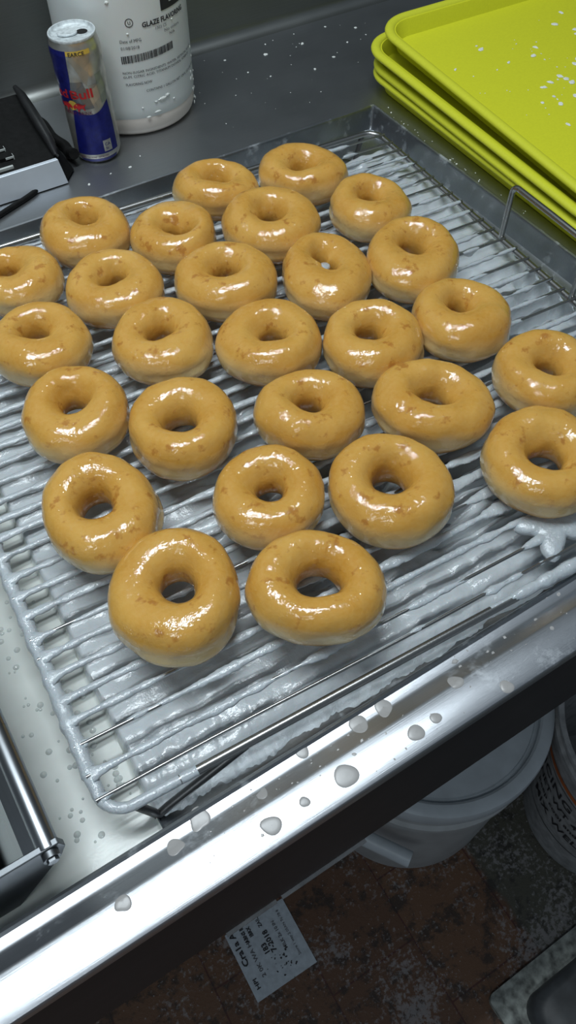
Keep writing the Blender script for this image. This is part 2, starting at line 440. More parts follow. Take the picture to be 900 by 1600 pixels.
# raised handle on the right side
hv0, hv1, hz = wr(.5817, .4947)[1], wr(.5735, .3849)[1], .0625
pts = []
for a in ((LU, hv0, .0), (LU, hv0, hz-.008)): pts.append(a)
for k in range(1, 6): t = k/5*PI/2; pts.append((LU-.0005*k/5, hv0-.008*(1-math.cos(t)), hz-.008+.008*math.sin(t)))
pts.append((LU, (hv0+hv1)/2, hz))
for k in range(0, 6): t = k/5*PI/2; pts.append((LU, hv1+.008*(1-math.sin(t)), hz-.008+.008*math.cos(t)))
pts.append((LU, hv1, 0.))
mb = MB(); mb.tube(pts, .0030, 12)
mb.build('handle', M['wire'], rack, 60)

# ------------------------------------------------------------------ glaze lying in the basin
def glaze_h(x, y):
    u, v = wr(x, y)
    # rounded shelf edge between the deep liquid pool on the left and the crusted bed
    line = .0060+(y-.28)*.026+.0016*nz(y*30, 2.2)
    s = max(0., min(1., (x-line)/.0045)); s = s*s*(3-2*s)
    pool = .8685
    i = min(range(len(WV)), key=lambda k: abs(WV[k]-v)); dv = v-WV[i]-.002*nz(u*20, i)
    rag = .5+.5*nz(u*26, i*3.9, 2)+.4*nz(u*80, i*1.3, 5)
    right = max(0., min(1., (u-.30)/.2))
    bed = FL+.0125+.0050*right+.0030*nz(x*22, y*22, 3)+.0020*nz(x*70, y*70, 1)+(.0030+.0050*right)*max(0, rag)*math.exp(-(dv/.0052)**2)
    gap = max(0., min(1., (nz(x*17, y*26, 7)+.16)*4))*(1-math.exp(-(dv/.0058)**2))*max(0., min(1., (u-.12)/.1))*max(0., min(1., (.36-v)/.08))*max(0., min(1., (v-.055)/.03))
    bed -= .017*gap
    if y < .21: bed += .0016*nz(x*240, y*240, 9)
    # bare steel at the far wall and down the right-hand side
    fade = max(0., (v-.570)/.03)*.018+max(0., (u-.597)/.012)*.016+max(0., (.188-y)/.03)*.016
    hgt = pool*(1-s)+bed*s
    return hgt-fade*(1 if s > .3 else .0)
mb = MB()
xs = [-.40+k*.0030 for k in range(0, 112)]+[-.064+k*.0015 for k in range(0, 110)]+[.101+k*.003 for k in range(0, 175)]; ys = [.1565+k*.0030 for k in range(0, 209)]
wxs = len(xs); vs = [(x, y, glaze_h(x, y)) for y in ys for x in xs]
fs = [(j*wxs+i, j*wxs+i+1, (j+1)*wxs+i+1, (j+1)*wxs+i) for j in range(len(ys)-1) for i in range(wxs-1)]
mb.add(vs, fs)
for q, f in enumerate(fs):
    x, y = vs[f[0]][:2]
    if x+.0015 > .0060+(y-.28)*.026+.0016*nz(y*30, 2.2)+.0025: mb.mi[q] = 1
rb = random.Random(3)
for k in range(190):       # bubbles on the liquid pool
    y = rb.uniform(.17, .50); x = rb.uniform(-.06, -.002) if rb.random() < .9 else rb.uniform(-.02, .0)
    if x < -.05: continue
    r = rb.choice((.0007, .0010, .0014, .0019))
    mb.lathe([(r*1.35, -.0004), (r*1.2, .0003), (r, .0005), (r*.85, r*.38), (r*.5, r*.62), (1e-5, r*.7)], (x, y), 12, 2, .8685, capb=False, capt=False)
g = mb.build('pooled_glaze', [M['pool'], M['bed'], M['bubble']], None, 60, (.1, .4, FL))
tag(g, 'milky white glaze pooled on the basin floor beneath the wire rack', 'glaze', kind='stuff')

# ------------------------------------------------------------------ doughnuts
D = [(.3519,.6988,.0462,.0377,.0023,.0028),(.4435,.6735,.0474,.0400,-.0023,-.0008),(.4706,.5848,.0434,.0424,.0033,.0064),(.2015,.7005,.0445,.0449,.0055,.0105),
(.2747,.6485,.0436,.0446,.0018,-.0072),(.3674,.6128,.0495,.0478,.0017,.0045),(.4542,.4918,.0456,.0513,.0069,.0099),(.3705,.5167,.0438,.0538,.0047,.0129),
(.1179,.6677,.0421,.0415,-.0082,.0109),(.1902,.6073,.0460,.0452,.0015,.0055),(.2841,.5596,.0490,.0459,.0024,.0061),(.4401,.3999,.0447,.0467,.0019,.0089),
(.1019,.5720,.0451,.0445,-.0009,.0088),(.1958,.5197,.0454,.0465,-.0008,.0032),(.2758,.4672,.0472,.0469,.0039,-.0003),(.3524,.4167,.0447,.0463,-.0004,.0069),
(.4563,.3048,.0454,.0437,.0028,.0004),(.0941,.4794,.0440,.0478,.0030,.0056),(.1633,.4191,.0443,.0492,-.0031,-.0029),(.2592,.3755,.0460,.0434,.0007,.0033),
(.3519,.3291,.0507,.0449,.0020,.0010),(.3889,.2349,.0487,.0497,-.0002,-.0033),(.0698,.3758,.0436,.0518,-.0007,.0023),(.1857,.3211,.0434,.0449,.0012,-.0005),
(.2684,.2756,.0493,.0477,.0012,.0042),(.0850,.2820,.0459,.0522,.0033,-.0003),(.1727,.2333,.0506,.0434,.0013,.0001)]
DL = ['round glazed doughnut in the back row, left of the lumpy rearmost one',
 'lumpy rearmost glazed doughnut, nearest the far wall of the basin',
 'glazed doughnut with a small hole at the right of the back row',
 'smooth round glazed doughnut in front of the drink can at the far left',
 'glazed doughnut with a slanting slit hole, just right of the far-left smooth one',
 'glazed doughnut with white glaze caught in its hole, in front of the back pair',
 'smooth plump glazed doughnut right of the closed-hole one, beside bare rack',
 'glazed doughnut whose hole has almost closed up into a pink dent',
 'glazed doughnut cut by the left edge of the photo, farthest back there',
 'glazed doughnut with slanting dark hole, right of the farthest one at the left edge',
 'glazed doughnut with a red-brown blister, left of the closed-hole one',
 'plump glazed doughnut alone at the right, with pale folded lower side, before the handle',
 'glazed doughnut touching the left edge, second from the back there',
 'tilted glazed doughnut with a pale right flank and narrow oval hole',
 'glazed doughnut with dark brown patch above its hole, in the middle of the rack',
 'small-holed glazed doughnut with bulging right shoulder, right of the brown-patched middle one',
 'glazed doughnut cut by the right edge of the photo, upper of the two there',
 'broad glazed doughnut near the left side with pale cream lower rim',
 'glazed doughnut with a ring of shine and wide-open hole, right of the cream-rimmed one',
 'glazed doughnut with brown blisters either side of its hole, mid rack',
 'wide glazed doughnut with see-through hole, right of the twice-blistered one',
 'glazed doughnut cut by the right edge of the photo, lower of the two there',
 'leftmost glazed doughnut of the front rows, with a see-through hole and swollen right side',
 'round glazed doughnut with small dark hole, directly behind the two front ones',
 'large oval glazed doughnut with a brown blister on its right',
 'front left glazed doughnut, speckled with brown dots and creased below',
 'front right glazed doughnut, egg shaped with the largest open hole']
def doughnut(i, x, y, s1, s2, hx, hy):
    rd = random.Random(100+i); H = .0390+.0016*rd.uniform(-1, 1)+(s1+s2-.092)*.10
    n = Vector((x, y)).normalized(); t = Vector((n.y, -n.x))
    hole = {26: .30, 25: .25, 18: .265, 22: .25, 24: .25, 21: .26, 20: .24, 7: .17, 2: .20, 13: .19, 11: .20}.get(i, .215)
    hsh = .8
    hp = (hx*t.x+hy*t.y)*hsh, (hx*n.x+hy*n.y)*hsh
    NT_, NP = 96, 40
    p1, p2, p3, p4 = [rd.uniform(0, 2*PI) for _ in range(4)]
    a2, a3 = rd.uniform(.01, .025), rd.uniform(.008, .02)
    ell = {4: (.75, -.6), 7: (1.15, -.75), 13: (.45, .5), 9: (.35, .6)}.get(i, (rd.uniform(0, .15), rd.uniform(-1, 1)))
    bth = rd.uniform(0, 2*PI); bamp = {13: .0030, 11: .0032, 15: .003, 22: .0032, 25: .0026, 1: .003, 7: .0026}.get(i, .0012)
    if i in (11, 15, 22): bth = -.3
    if i == 13: bth = -.8
    if i == 25: bth = -1.7
    if i == 1: bth = .35
    vs = []; fs = []
    for a in range(NT_):
        th = 2*PI*a/NT_; c, s = math.cos(th), math.sin(th)
        ro = 1+a2*math.sin(2*th+p1)+a3*math.sin(3*th+p2)
        if i == 26: ro += .045*max(0, math.cos(th-3.75))**4-.02*max(0, math.cos(th-5.4))**2
        if i == 25: ro += .03*max(0, math.cos(th-3.6))**5
        if i == 1: ro += .04*max(0, math.cos(th-.1))**4-.05*max(0, math.cos(th-.75))**8
        rh = hole*(1+ell[0]*math.cos(2*(th-ell[1]))*.6)*(1+.05*math.sin(3*th+p4))
        rh = max(.03, rh)
        mid, am = (ro+rh)/2, (ro-rh)/2
        hh = H*(1+.035*math.sin(th+p3)+.025*math.sin(2*th+p4))
        for b in range(NP):
            ph = 2*PI*b/NP; cp, sp = math.cos(ph), math.sin(ph)
            q = abs(cp)**.92*(1 if cp > 0 else -1)
            r = mid+am*q
            z = .46*hh+(.54*hh*sp if sp > 0 else .46*hh*max(-1., sp*1.12))
            k = (r-rh)/(ro-rh)                           # 0 at hole, 1 at the outside
            shx, shy = hp[0]*(1-max(0, min(1, k))), hp[1]*(1-max(0, min(1, k)))
            bl = bamp*max(0., math.cos(th-bth))**2*math.exp(-((ph+.45 if ph < PI else ph-2*PI+.45)/.38)**2)
            cr = -.0011*math.exp(-((ph-.02 if ph < PI else ph-2*PI-.02)/.16)**2)*(.6+.6*math.sin(th*2+p2))
            X = (r*c)*s1+shx+c*(bl+cr); Y = (r*s)*s2+shy+s*(bl+cr)
            lum = .0014*nz(X*55+i*9, Y*55, z*55)+.0004*nz(X*150+i*9, Y*150, z*150)
            X += lum*c*cp; Y += lum*s*cp; z += lum*max(0, sp)
            w = t*X+n*Y
            vs.append((w.x, w.y, max(0., z)))
    for a in range(NT_):
        for b in range(NP):
            fs.append((a*NP+b, ((a+1) % NT_)*NP+b, ((a+1) % NT_)*NP+(b+1) % NP, a*NP+(b+1) % NP))
    mb = MB(); mb.add(vs, fs)
    o = mb.build('glazed_doughnut', M['dough'], None, 180)
    o.location = (x, y, .9049); tag(o, DL[i], 'doughnut', 'glazed ring doughnuts on the wire rack')
    if i in (5, 7):       # glaze caught in the hole
        mb = MB(); w = t*hp[0]+n*hp[1]
        off = Vector((w.x, w.y))+(n*-.0065 if i == 5 else n*-.009-t*.001)
        prof = [(.0005, -.003), (.0055, -.002), (.0072, 0), (.0055, .0018), (.0005, .0026)]
        mb.lathe(prof, (off.x, off.y), 20, 0, .0205 if i == 5 else .0275, wob=lambda a, z: 1+.2*math.sin(2*a+1))
        g = mb.build('glaze_blob', M['glaze'], o, 180); g['label'] = 'white glaze caught in the hole'
    return o
for i, d in enumerate(D): doughnut(i, *d)

# ------------------------------------------------------------------ drink can
CX, CY = .2925, .8830; CR, CH = .0272, .135
cf = math.atan2(-CY, -CX)
can = thing('drink_can', 'dented blue and silver slim drink can in front of the white jug', 'can', (CX, CY, CT), (0, math.radians(-1.8), 0))
def can_r(z):
    pr = [(0, .0215), (.0012, .0235), (.004, .0250), (.009, CR-.0003), (.014, CR), (.122, CR), (.127, .0262), (.131, .0250), (.135, .0247)]
    for (z0, r0), (z1, r1) in zip(pr, pr[1:]):
        if z <= z1: return r0+(r1-r0)*(z-z0)/(z1-z0)
    return pr[-1][1]
def can_pt(w, z, off=0.):     # w = metres to the right along the surface from the side facing the camera
    a = w/CR; r = can_r(z)
    k = max(0., 1-abs(z-.088)/.042)
    fold = abs(((a*1.5+z*42+.2) % 2)-1)
    r -= k*.0024*fold*max(0, math.cos(a-.35))+.0012*k*abs(((z*75-a*1.1) % 2)-1)
    r += off
    return (r*math.cos(cf+a), r*math.sin(cf+a), z)
mb = MB(); NA, NZ = 96, 60; vs = []
for j in range(NZ+1):
    z = CH*j/NZ
    for i in range(NA): vs.append(can_pt((i/NA*2*PI-PI)*CR, z))
fs = [(j*NA+i, j*NA+(i+1) % NA, (j+1)*NA+(i+1) % NA, (j+1)*NA+i) for j in range(NZ) for i in range(NA)]
fs.append(tuple(reversed(range(NA)))); mb.add(vs, fs)
mb.build('can_body', M['can_silver'], can, 50)
mb = MB()
def cpatch(mb, xl, xr, zb, zt, m, off=.00025, nx=24, nzz=30):
    vs = []
    for j in range(nzz+1):
        t = j/nzz
        for i in range(nx+1):
            s = i/nx
            z0 = zb(s) if callable(zb) else zb; z1 = zt(s) if callable(zt) else zt; z = z0+(z1-z0)*t
            x0 = xl(z) if callable(xl) else xl; x1 = xr(z) if callable(xr) else xr
            vs.append(can_pt((x0+(x1-x0)*s)*.001, z*.001, off))
    mb.add(vs, [(j*(nx+1)+i, j*(nx+1)+i+1, (j+1)*(nx+1)+i+1, (j+1)*(nx+1)+i) for j in range(nzz) for i in range(nx)], m)
cpatch(mb, -62, lambda z: -12-.10*(125-z), lambda s: 58+12*s, 127, 0)                     # upper left blue
cpatch(mb, lambda z: -19-.14*(62-z), 26, 13, lambda s: 66-8*math.sin(PI*s)**1.0+3*s, 0)     # lower right blue
cpatch(mb, lambda z: -25, 24, 3, 7.2, 0)
cpatch(mb, -12, 15, 122.5, 127, 5)                                                          # yellow strip at the top
cpatch(mb, lambda z: -11+.45*(121-z), lambda z: 14-.33*(121-z), 90, 121, 4, .0002)      # tan, grey, green: facet shading of the dented silver, painted in
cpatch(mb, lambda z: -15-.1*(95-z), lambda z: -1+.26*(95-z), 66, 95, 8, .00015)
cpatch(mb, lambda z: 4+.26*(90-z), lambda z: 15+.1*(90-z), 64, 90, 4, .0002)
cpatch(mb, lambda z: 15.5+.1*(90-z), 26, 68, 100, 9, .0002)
cpatch(mb, 7, 17, 15, 28, 6, .0004, 6, 6)
def ctext(body, x, z, size, m, sx=1., off=.0005, bold=0., width=None):
    vs, fs = text_geo(body, size, sx, 'LEFT', bold)
    if width: kk = width/max(v[0] for v in vs); vs = [(a*kk, b) for a, b in vs]
    mb.add([can_pt((x+vx)*.001, (z+vy)*.001, off) for vx, vy in vs], fs, m)
ctext('Red', -49, 77.5, 13, 1, 1., bold=.3, width=28); ctext('Bull', -18.5, 77.5, 13, 1, 1., bold=.3, width=27)
ctext('ENERGY DRINK', -34, 60, 5, 2, 1.05)
ctext('EARCE', -9.5, 122.3, 5.2, 7, 1.15, bold=.1)
ctext('xx', -2, 118.0, 3.6, 6, 1.1)
ctext('WITH TAURINE . VITALIZES', -23, 8.6, 3.1, 2, .9)
ctext('CA', 8.6, 21.5, 5, 0, 1., .0008); ctext('5c', 9.2, 17, 4.2, 0, 1., .0008)
# sun and two charging animals emblem
def cpoly(pts, m, off): mb.add([can_pt(x*.001, z*.001, off) for x, z in pts], [tuple(range(len(pts)))], m)
cpoly([(-18+5.6*math.cos(a*PI/12), 70+5.2*math.sin(a*PI/12)) for a in range(24)], 3, .0006)
bull = [(0, 0), (2, 2.2), (4, 3.4), (7, 4.2), (10, 3.2), (13.5, 2.6), (15, 3.8), (14.6, 1.6), (13, .4), (14, -3.4), (12.6, -3.2), (11, -.8), (8, -1.6), (6.8, -4.6), (5.4, -4.4), (5.6, -1.8), (3, -1.2), (1.2, -2.6), (.4, -1.4)]
cpoly([(-17.6+x, 68.6+z) for x, z in bull], 1, .0009)
cpoly([(-18.4-x, 68.6+z) for x, z in bull][::-1], 1, .0009)
mb.build('printed_label', [M['can_blue'], M['can_red'], M['can_dred'], M['can_yel'], M['can_tan'], M['can_yel'], M['can_silver'], M['ink'], M['can_grey'], M['can_green']], can, 0)  # print plus the painted facet shading
mb = MB()
mb.lathe([(.0249, .1335), (.0254, .1350), (.0250, .1362), (.0238, .1360), (.0228, .1335), (.0215, .1325), (1e-5, .1325)], (0, 0), 48, 0, 0, capb=False, capt=False)
mb.build('can_lid', M['can_top'], can, 50)
fx, fy = math.cos(cf), math.sin(cf); rx, ry = -fy, fx     # towards the camera; to the right
def clid(a, b, z): return (rx*a-fx*b, ry*a-fy*b, z)
mb = MB(); mb.add([clid(.0105+.0062*math.cos(t*PI/12), .0028+.0056*math.sin(t*PI/12), .1329) for t in range(24)], [tuple(range(24))])
mb.build('opening', M['black'], can, 0)
mb = MB()
def cshape(pts, z0, z1):
    n = len(pts); mb.add([clid(a, b, z0) for a, b in pts]+[clid(a, b, z1) for a, b in pts], [tuple(range(n))[::-1], tuple(range(n, 2*n))]+[(k, (k+1) % n, n+(k+1) % n, n+k) for k in range(n)])
cshape([(-.004+.0115*math.cos(t*PI/14)*(1 if math.cos(t*PI/14) < 0 else .85), .0005+.0068*math.sin(t*PI/14)) for t in range(28)], .1330, .1352)
tabm = mb.build('pull_tab', M['can_top'], can, 40); bevel(tabm, .0006)

# ------------------------------------------------------------------ white jug of flavouring
JX, JY, JR = .374, .958, .078
jf = math.atan2(-JY, -JX)
jug = thing('plastic_jug', 'white plastic jug of glaze flavoring with black printing, behind the can', 'jug', (JX, JY, CT))
mb = MB()
mb.lathe([(.076, .020), (.0778, .026), (JR, .034), (JR, .185), (.0765, .198), (.070, .215), (.055, .232), (.036, .244), (.024, .250), (.0215, .254), (.0215, .262)], (0, 0), 72)
mb.build('jug_body', M['jug'], jug, 60)
mb = MB(); mb.lathe([(.066, 0), (.0705, .0012), (.0745, .005), (.0768, .011), (.0772, .020), (.0765, .0275)], (0, 0), 72)
mb.build('jug_base', M['jugbase'], jug, 60)['label'] = 'cream coloured base'
mb = MB(); mb.lathe([(.0245, .256), (.0250, .258), (.0250, .276), (.0235, .279)], (0, 0), 40, wob=lambda t, z: 1+.012*math.sin(t*40))
mb.build('screw_cap', M['bucket'], jug, 30)
mb = MB(); ha = jf+2.4
mb.tube([(math.cos(ha)*r, math.sin(ha)*r, z) for r, z in ((.072, .175), (.094, .178), (.104, .192), (.102, .212), (.086, .228), (.058, .236), (.045, .237))], .0095, 12)
mb.build('handle', M['jug'], jug, 60)
mb = MB()
def jpt(w, z, off=.0003):
    a = w*.001/JR; return ((JR+off)*math.cos(jf+a), (JR+off)*math.sin(jf+a), z*.001)
def jtext(body, x, z, size, m=0, width=None, off=.0004, bold=0.):
    vs, fs = text_geo(body, size, 1., 'LEFT', bold)
    k = 1.
    if width: k = width/max(v[0] for v in vs)
    mb.add([jpt(x+vx*k, z+vy, off) for vx, vy in vs], fs, m)
def jquad(x0, z0, x1, z1, m=0, off=.0003, n=12, skew=0.):
    vs = [jpt(x0+(x1-x0)*i/n, z+skew*i/n, off) for z in (z0, z1) for i in range(n+1)]
    mb.add(vs, [(i, i+1, n+2+i, n+1+i) for i in range(n)], m)
jquad(47.5, 132.5, 92, 168); 
jtext('B', 59, 139, 22, 1, None, .0007, .6)
jtext('GLAZE FLAVORING', 22, 122, 7.2, 0, 62, bold=.22)
jtext('1303 CS', 37, 116.2, 4.4, 1+1, 16); jtext('No colors', 49, 110.8, 4.6, 2, 25); jtext('N/A', 56, 105.6, 4.4, 2, 9)
jtext('Date of MFG', -5, 108.8, 4.8, 0, 24); jtext('01/08/2018', -5, 101.8, 4.6, 2, 21)
rb = random.Random(11); x = -6.
while x < 58:
    w = rb.choice((.5, .5, .8, 1.2)); jquad(x, 87+(x+6)*.05, x+w, 95+(x+6)*.05, 0, n=1); x += w+rb.choice((.35, .4, .7))
jtext('NON-SUGAR INGREDIENTS: WATER, ARTIFICIAL FLAVOR', -7, 75.8, 3.7, 0, 109); jtext('GUM, CITRIC ACID, TITANIUM DIOXIDE, SORBATE', -7, 71.2, 3.7, 0, 98)
jtext('FLAVORING NOW', -5.5, 62.6, 4.2, 0, 31); jtext('CONTAINS 1 GALLON NET 128 FL OZ 3.78 LITERS', 17, 53.4, 3.9, 0, 90)
jtext('U', 6.6, 127, 4.6, 0, bold=.1)
vs = []; 
for k in range(25):
    t = 2*PI*k/24; vs += [jpt(8.2+3.7*math.cos(t), 128.7+3.7*math.sin(t)), jpt(8.2+4.5*math.cos(t), 128.7+4.5*math.sin(t))]
mb.add(vs, [(2*k, 2*k+1, 2*k+3, 2*k+2) for k in range(24)], 0)
mb.build('printed_label', [M['ink'], M['jug'], M['greyink']], jug, 0)
mb = MB(); rb = random.Random(5)
def smear(w, z, rw_, rz_):
    n = 18; vs = [jpt(w, z, .0011)]
    for q, off in ((.6, .0009), (1., .00005)):
        for k in range(n):
            a = 2*PI*k/n; f = q*rb.uniform(.6, 1.15); vs.append(jpt(w+rw_*f*math.cos(a), z+rz_*f*math.sin(a), off))
    mb.add(vs, [(0, 1+k, 1+(k+1) % n) for k in range(n)]+[(1+k, 1+n+k, 1+n+(k+1) % n, 1+(k+1) % n) for k in range(n)])
for w, z, a_, b_ in ((36, 41, 7, 2.6), (43, 43, 4, 2.2), (27, 40, 2, 1), (28, 28, 4.5, 1.6), (16, 24, 3, 1.3), (52, 36, 1.6, 1), (10, 36, 1.2, .9), (-12, 150, 2.5, 2), (5, 118, 1.4, 1), (62, 120, 1.2, .8)): smear(w, z, a_, b_)
for k in range(16): smear(rb.uniform(92, 118), rb.uniform(8, 75), rb.uniform(1, 2.4), rb.uniform(1, 3))
g = mb.build('glaze_splash', M['flake'], jug, 60); g['kind'] = 'stuff'; g['label'] = 'white glaze splashes on the jug'

# ------------------------------------------------------------------ black machine with silver front
dv = thing('countertop_machine', 'black machine with stepped keys and pale silver front panel at the left edge', 'machine', (.10, .91, CT))
DO = (.10, .91, CT)
mb = MB()      # housing
x0, x1 = -.08, .2315
vs = [(x0, .8425, CT+.002), (.2350, .8425, CT+.002), (.2515, .8605, CT+.002), (.2480, .985, CT+.002), (x0, .985, CT+.002),
      (x0, .8490, CT+.0270), (x1, .8490, CT+.0270), (.2400, .868, CT+.030), (.2380, .980, CT+.042), (x0, .980, CT+.042)]
mb.add(vs, [(4, 3, 2, 1, 0), (0, 1, 6, 5), (1, 2, 7, 6), (2, 3, 8, 7), (3, 4, 9, 8), (4, 0, 5, 9), (5, 6, 7), (5, 7, 8, 9)])
bevel(mb.build('housing', M['matte_black'], dv, 0, DO), .0012)
mb = MB()      # silver front with mitred corner
mb.add([(x0, .8412, CT+.0015), (.2355, .8412, CT+.0015), (.2318, .8475, CT+.0275), (x0, .8475, CT+.0275), (x0, .8505, CT+.0285), (.2305, .8505, CT+.0285), (.2530, .8600, CT+.0015), (.2405, .8650, CT+.0290)],
       [(0, 1, 2, 3), (3, 2, 5, 4)])
bevel(mb.build('front_panel', M['panel'], dv, 0, DO), .0006)
mb = MB()
mb.tube([(.2325, .853, CT+.029), (.2345, .872, CT+.036), (.2355, .90, CT+.042), (.237, .93, CT+.046), (.239, .96, CT+.048), (.240, .984, CT+.047)], [.003, .0055, .0062, .006, .0052, .003], 14)
mb.build('side_rail', M['plastic_black'], dv, 60, DO)
def toph(y): return CT+.0270+(y-.849)*.1145+.0005
for r in range(6):
    for c_ in range(9):
        kx, ky = .190-c_*.0190-r*.0035, .870+r*.0160
        h = toph(ky)
        mb = MB(); mb.box((kx-.0158, ky, h-.001), (kx, ky+.0125, h+.0040), 0)
        mb.box((kx-.0090, ky-.0010, h+.002), (kx-.0005, ky+.0001, h+.0040), 1); mb.box((kx-.0005, ky-.0008, h), (kx+.0005, ky+.0060, h+.0038), 1)
        mb.build('key', [M['matte_black'], M['keyedge']], dv, 0, DO)
mb = MB(); mb.box((x0, .8560, CT+.028), (.184, .8590, CT+.0308)); mb.build('trim_bar', M['keyedge'], dv, 0, DO)

# cords
def cord(name, pts, r, label):
    P = [Vector(p) for p in pts]; out = []
    for i in range(len(P)-1):
        a, b, c, d = P[max(0, i-1)], P[i], P[i+1], P[min(len(P)-1, i+2)]
        for k in range(8):
            t = k/8; out.append(.5*((2*b)+(c-a)*t+(2*a-5*b+4*c-d)*t*t+(3*b-a-3*c+d)*t**3))
    out.append(P[-1]); mb = MB(); mb.tube(out, r, 10); o = mb.build(name, M['matte_black'], None, 60, tuple(P[0])); return tag(o, label, 'cord')
cord('power_cord', [(.05, .775, CT+.003), (.105, .8008, CT+.003), (.1464, .8213, CT+.003), (.185, .8370, CT+.003), (.205, .8480, CT+.0029)], .0029, 'thin black cord lying on the counter in front of the silver panel')
cord('black_cable', [(.2575, .868, CT+.016), (.2575, .877, CT+.013), (.2580, .887, CT+.007), (.2600, .905, CT+.0065), (.255, .93, CT+.0065), (.254, .975, CT+.0065), (.22, 1.01, CT+.0065)], .0062, 'thick black cable beside the machine, running behind the can')

# ------------------------------------------------------------------ lime green trays
def tray(i, x, y, z, rz, rxx, ryy, label):
    W, L, Hh = .62, .455, .0235        # lip outer size, height
    t = thing('serving_tray', label, 'tray', (x, y, z), (rxx, ryy, rz), 'lime green trays stacked on the counter')
    def rg(ins, zz, r): return [(px, py, zz) for px, py in rrect(ins, -L+ins, W-ins, -ins, max(.006, r-ins), 10)]
    mb = MB()
    loft(mb, [rg(.018, 0, .048), rg(.0125, Hh-.006, .048), rg(.0115, Hh-.002, .048), rg(.0145, Hh-.002, .048), rg(.0165, Hh-.006, .048), rg(.0215, .004, .048)], 0, True, True)
    mb.build('tray_body', M['tray'], t, 40)
    mb = MB()
    lp = []
    for k in range(12):
        a = 2*PI*k/12; lp.append(rg(.0065+.0062*math.cos(a), Hh-.0028+.0040*math.sin(a), .05))
    lp.append(lp[0]); loft(mb, lp)
    mb.build('rolled_lip', M['traylip'], t, 60)
    return t
tray(0, .6465, .8560, CT+.0005, math.radians(-2.1), 0, 0, 'lime green plastic tray at the bottom of the stack, resting on the counter')
tray(1, .6475, .8580, CT+.0105, math.radians(-2.6), math.radians(.5), 0, 'lime green plastic tray second from the bottom of the stack')
tray(2, .6445, .8625, CT+.0285, math.radians(-2.0), math.radians(1.2), math.radians(-.4), 'lime green plastic tray second from the top, its corner sticking out left')
top = tray(3, .6590, .8560, CT+.0490, math.radians(-3.1), math.radians(1.9), math.radians(-1.2), 'top lime green plastic tray scattered with white glaze crumbs')
bpy.context.view_layer.update()
TM = top.matrix_world
def flake(mb, c, r, rb, h=.4):
    n = rb.randint(5, 8); a0 = rb.uniform(0, 6); st = rb.uniform(.45, 1.); an = rb.uniform(0, PI)
    ring_ = []
    for k in range(n):
        a = a0+2*PI*k/n; q = r*rb.uniform(.65, 1.15); dx, dy = q*math.cos(a), q*st*math.sin(a)
        ring_.append((dx*math.cos(an)-dy*math.sin(an), dx*math.sin(an)+dy*math.cos(an)))
    vs = [(c[0]+x, c[1]+y, c[2]) for x, y in ring_]+[(c[0]+.7*x, c[1]+.7*y, c[2]+r*h*rb.uniform(.5, 1)) for x, y in ring_]
    mb.add(vs, [tuple(range(n))[::-1], tuple(range(n, 2*n))]+[(k, (k+1) % n, n+(k+1) % n, n+k) for k in range(n)])
rb = random.Random(21); mb = MB()
for k in range(130):
    u, v = (rb.uniform(.05, .40), -rb.uniform(.06, .40)) if k < 50 else (rb.gauss(.155, .05), rb.gauss(-.20, .08))
    if not (.04 < u < .58 and -.41 < v < -.04): continue
    p = TM @ Vector((u, v, .0042)); flake(mb, p, rb.choice((.0008, .001, .0014, .002, .0034, .0048)), rb, .25)
tag(mb.build('glaze_crumbs', M['flake'], None, 0, tuple(TM @ Vector((.2, -.2, .0042)))), 'white dried glaze crumbs scattered on the top green tray', 'crumbs', kind='stuff')
rb = random.Random(33); mb = MB()
for x, y, r in ((.53, 1.0, .002), (.585, .985, .0035), (.645, .985, .004), (.60, 1.01, .0018), (.735, .985, .003), (.70, .955, .002), (.735, .96, .0015), (.66, .93, .0026), (.62, .915, .003), (.56, .93, .002), (.54, .955, .0016), (.70, 1.01, .002), (.65, 1.015, .0015), (.285, .835, .0016), (.31, .835, .0022), (.33, .85, .0014), (.255, .828, .0026)):
    flake(mb, (x, y, CT), r, rb, .3)
for k in range(40): flake(mb, (rb.uniform(.45, .80), rb.uniform(.83, 1.02), CT), rb.choice((.0005, .0007, .001)), rb, .3)
for k in range(30): flake(mb, (rb.uniform(.633, .645), rb.uniform(.50, .80), CT), rb.choice((.0006, .0009, .0014)), rb, .3)
tag(mb.build('glaze_flakes', M['flake'], None, 0, (.6, .95, CT)), 'specks of dried white glaze scattered on the dark counter behind the basin', 'flakes', kind='stuff')

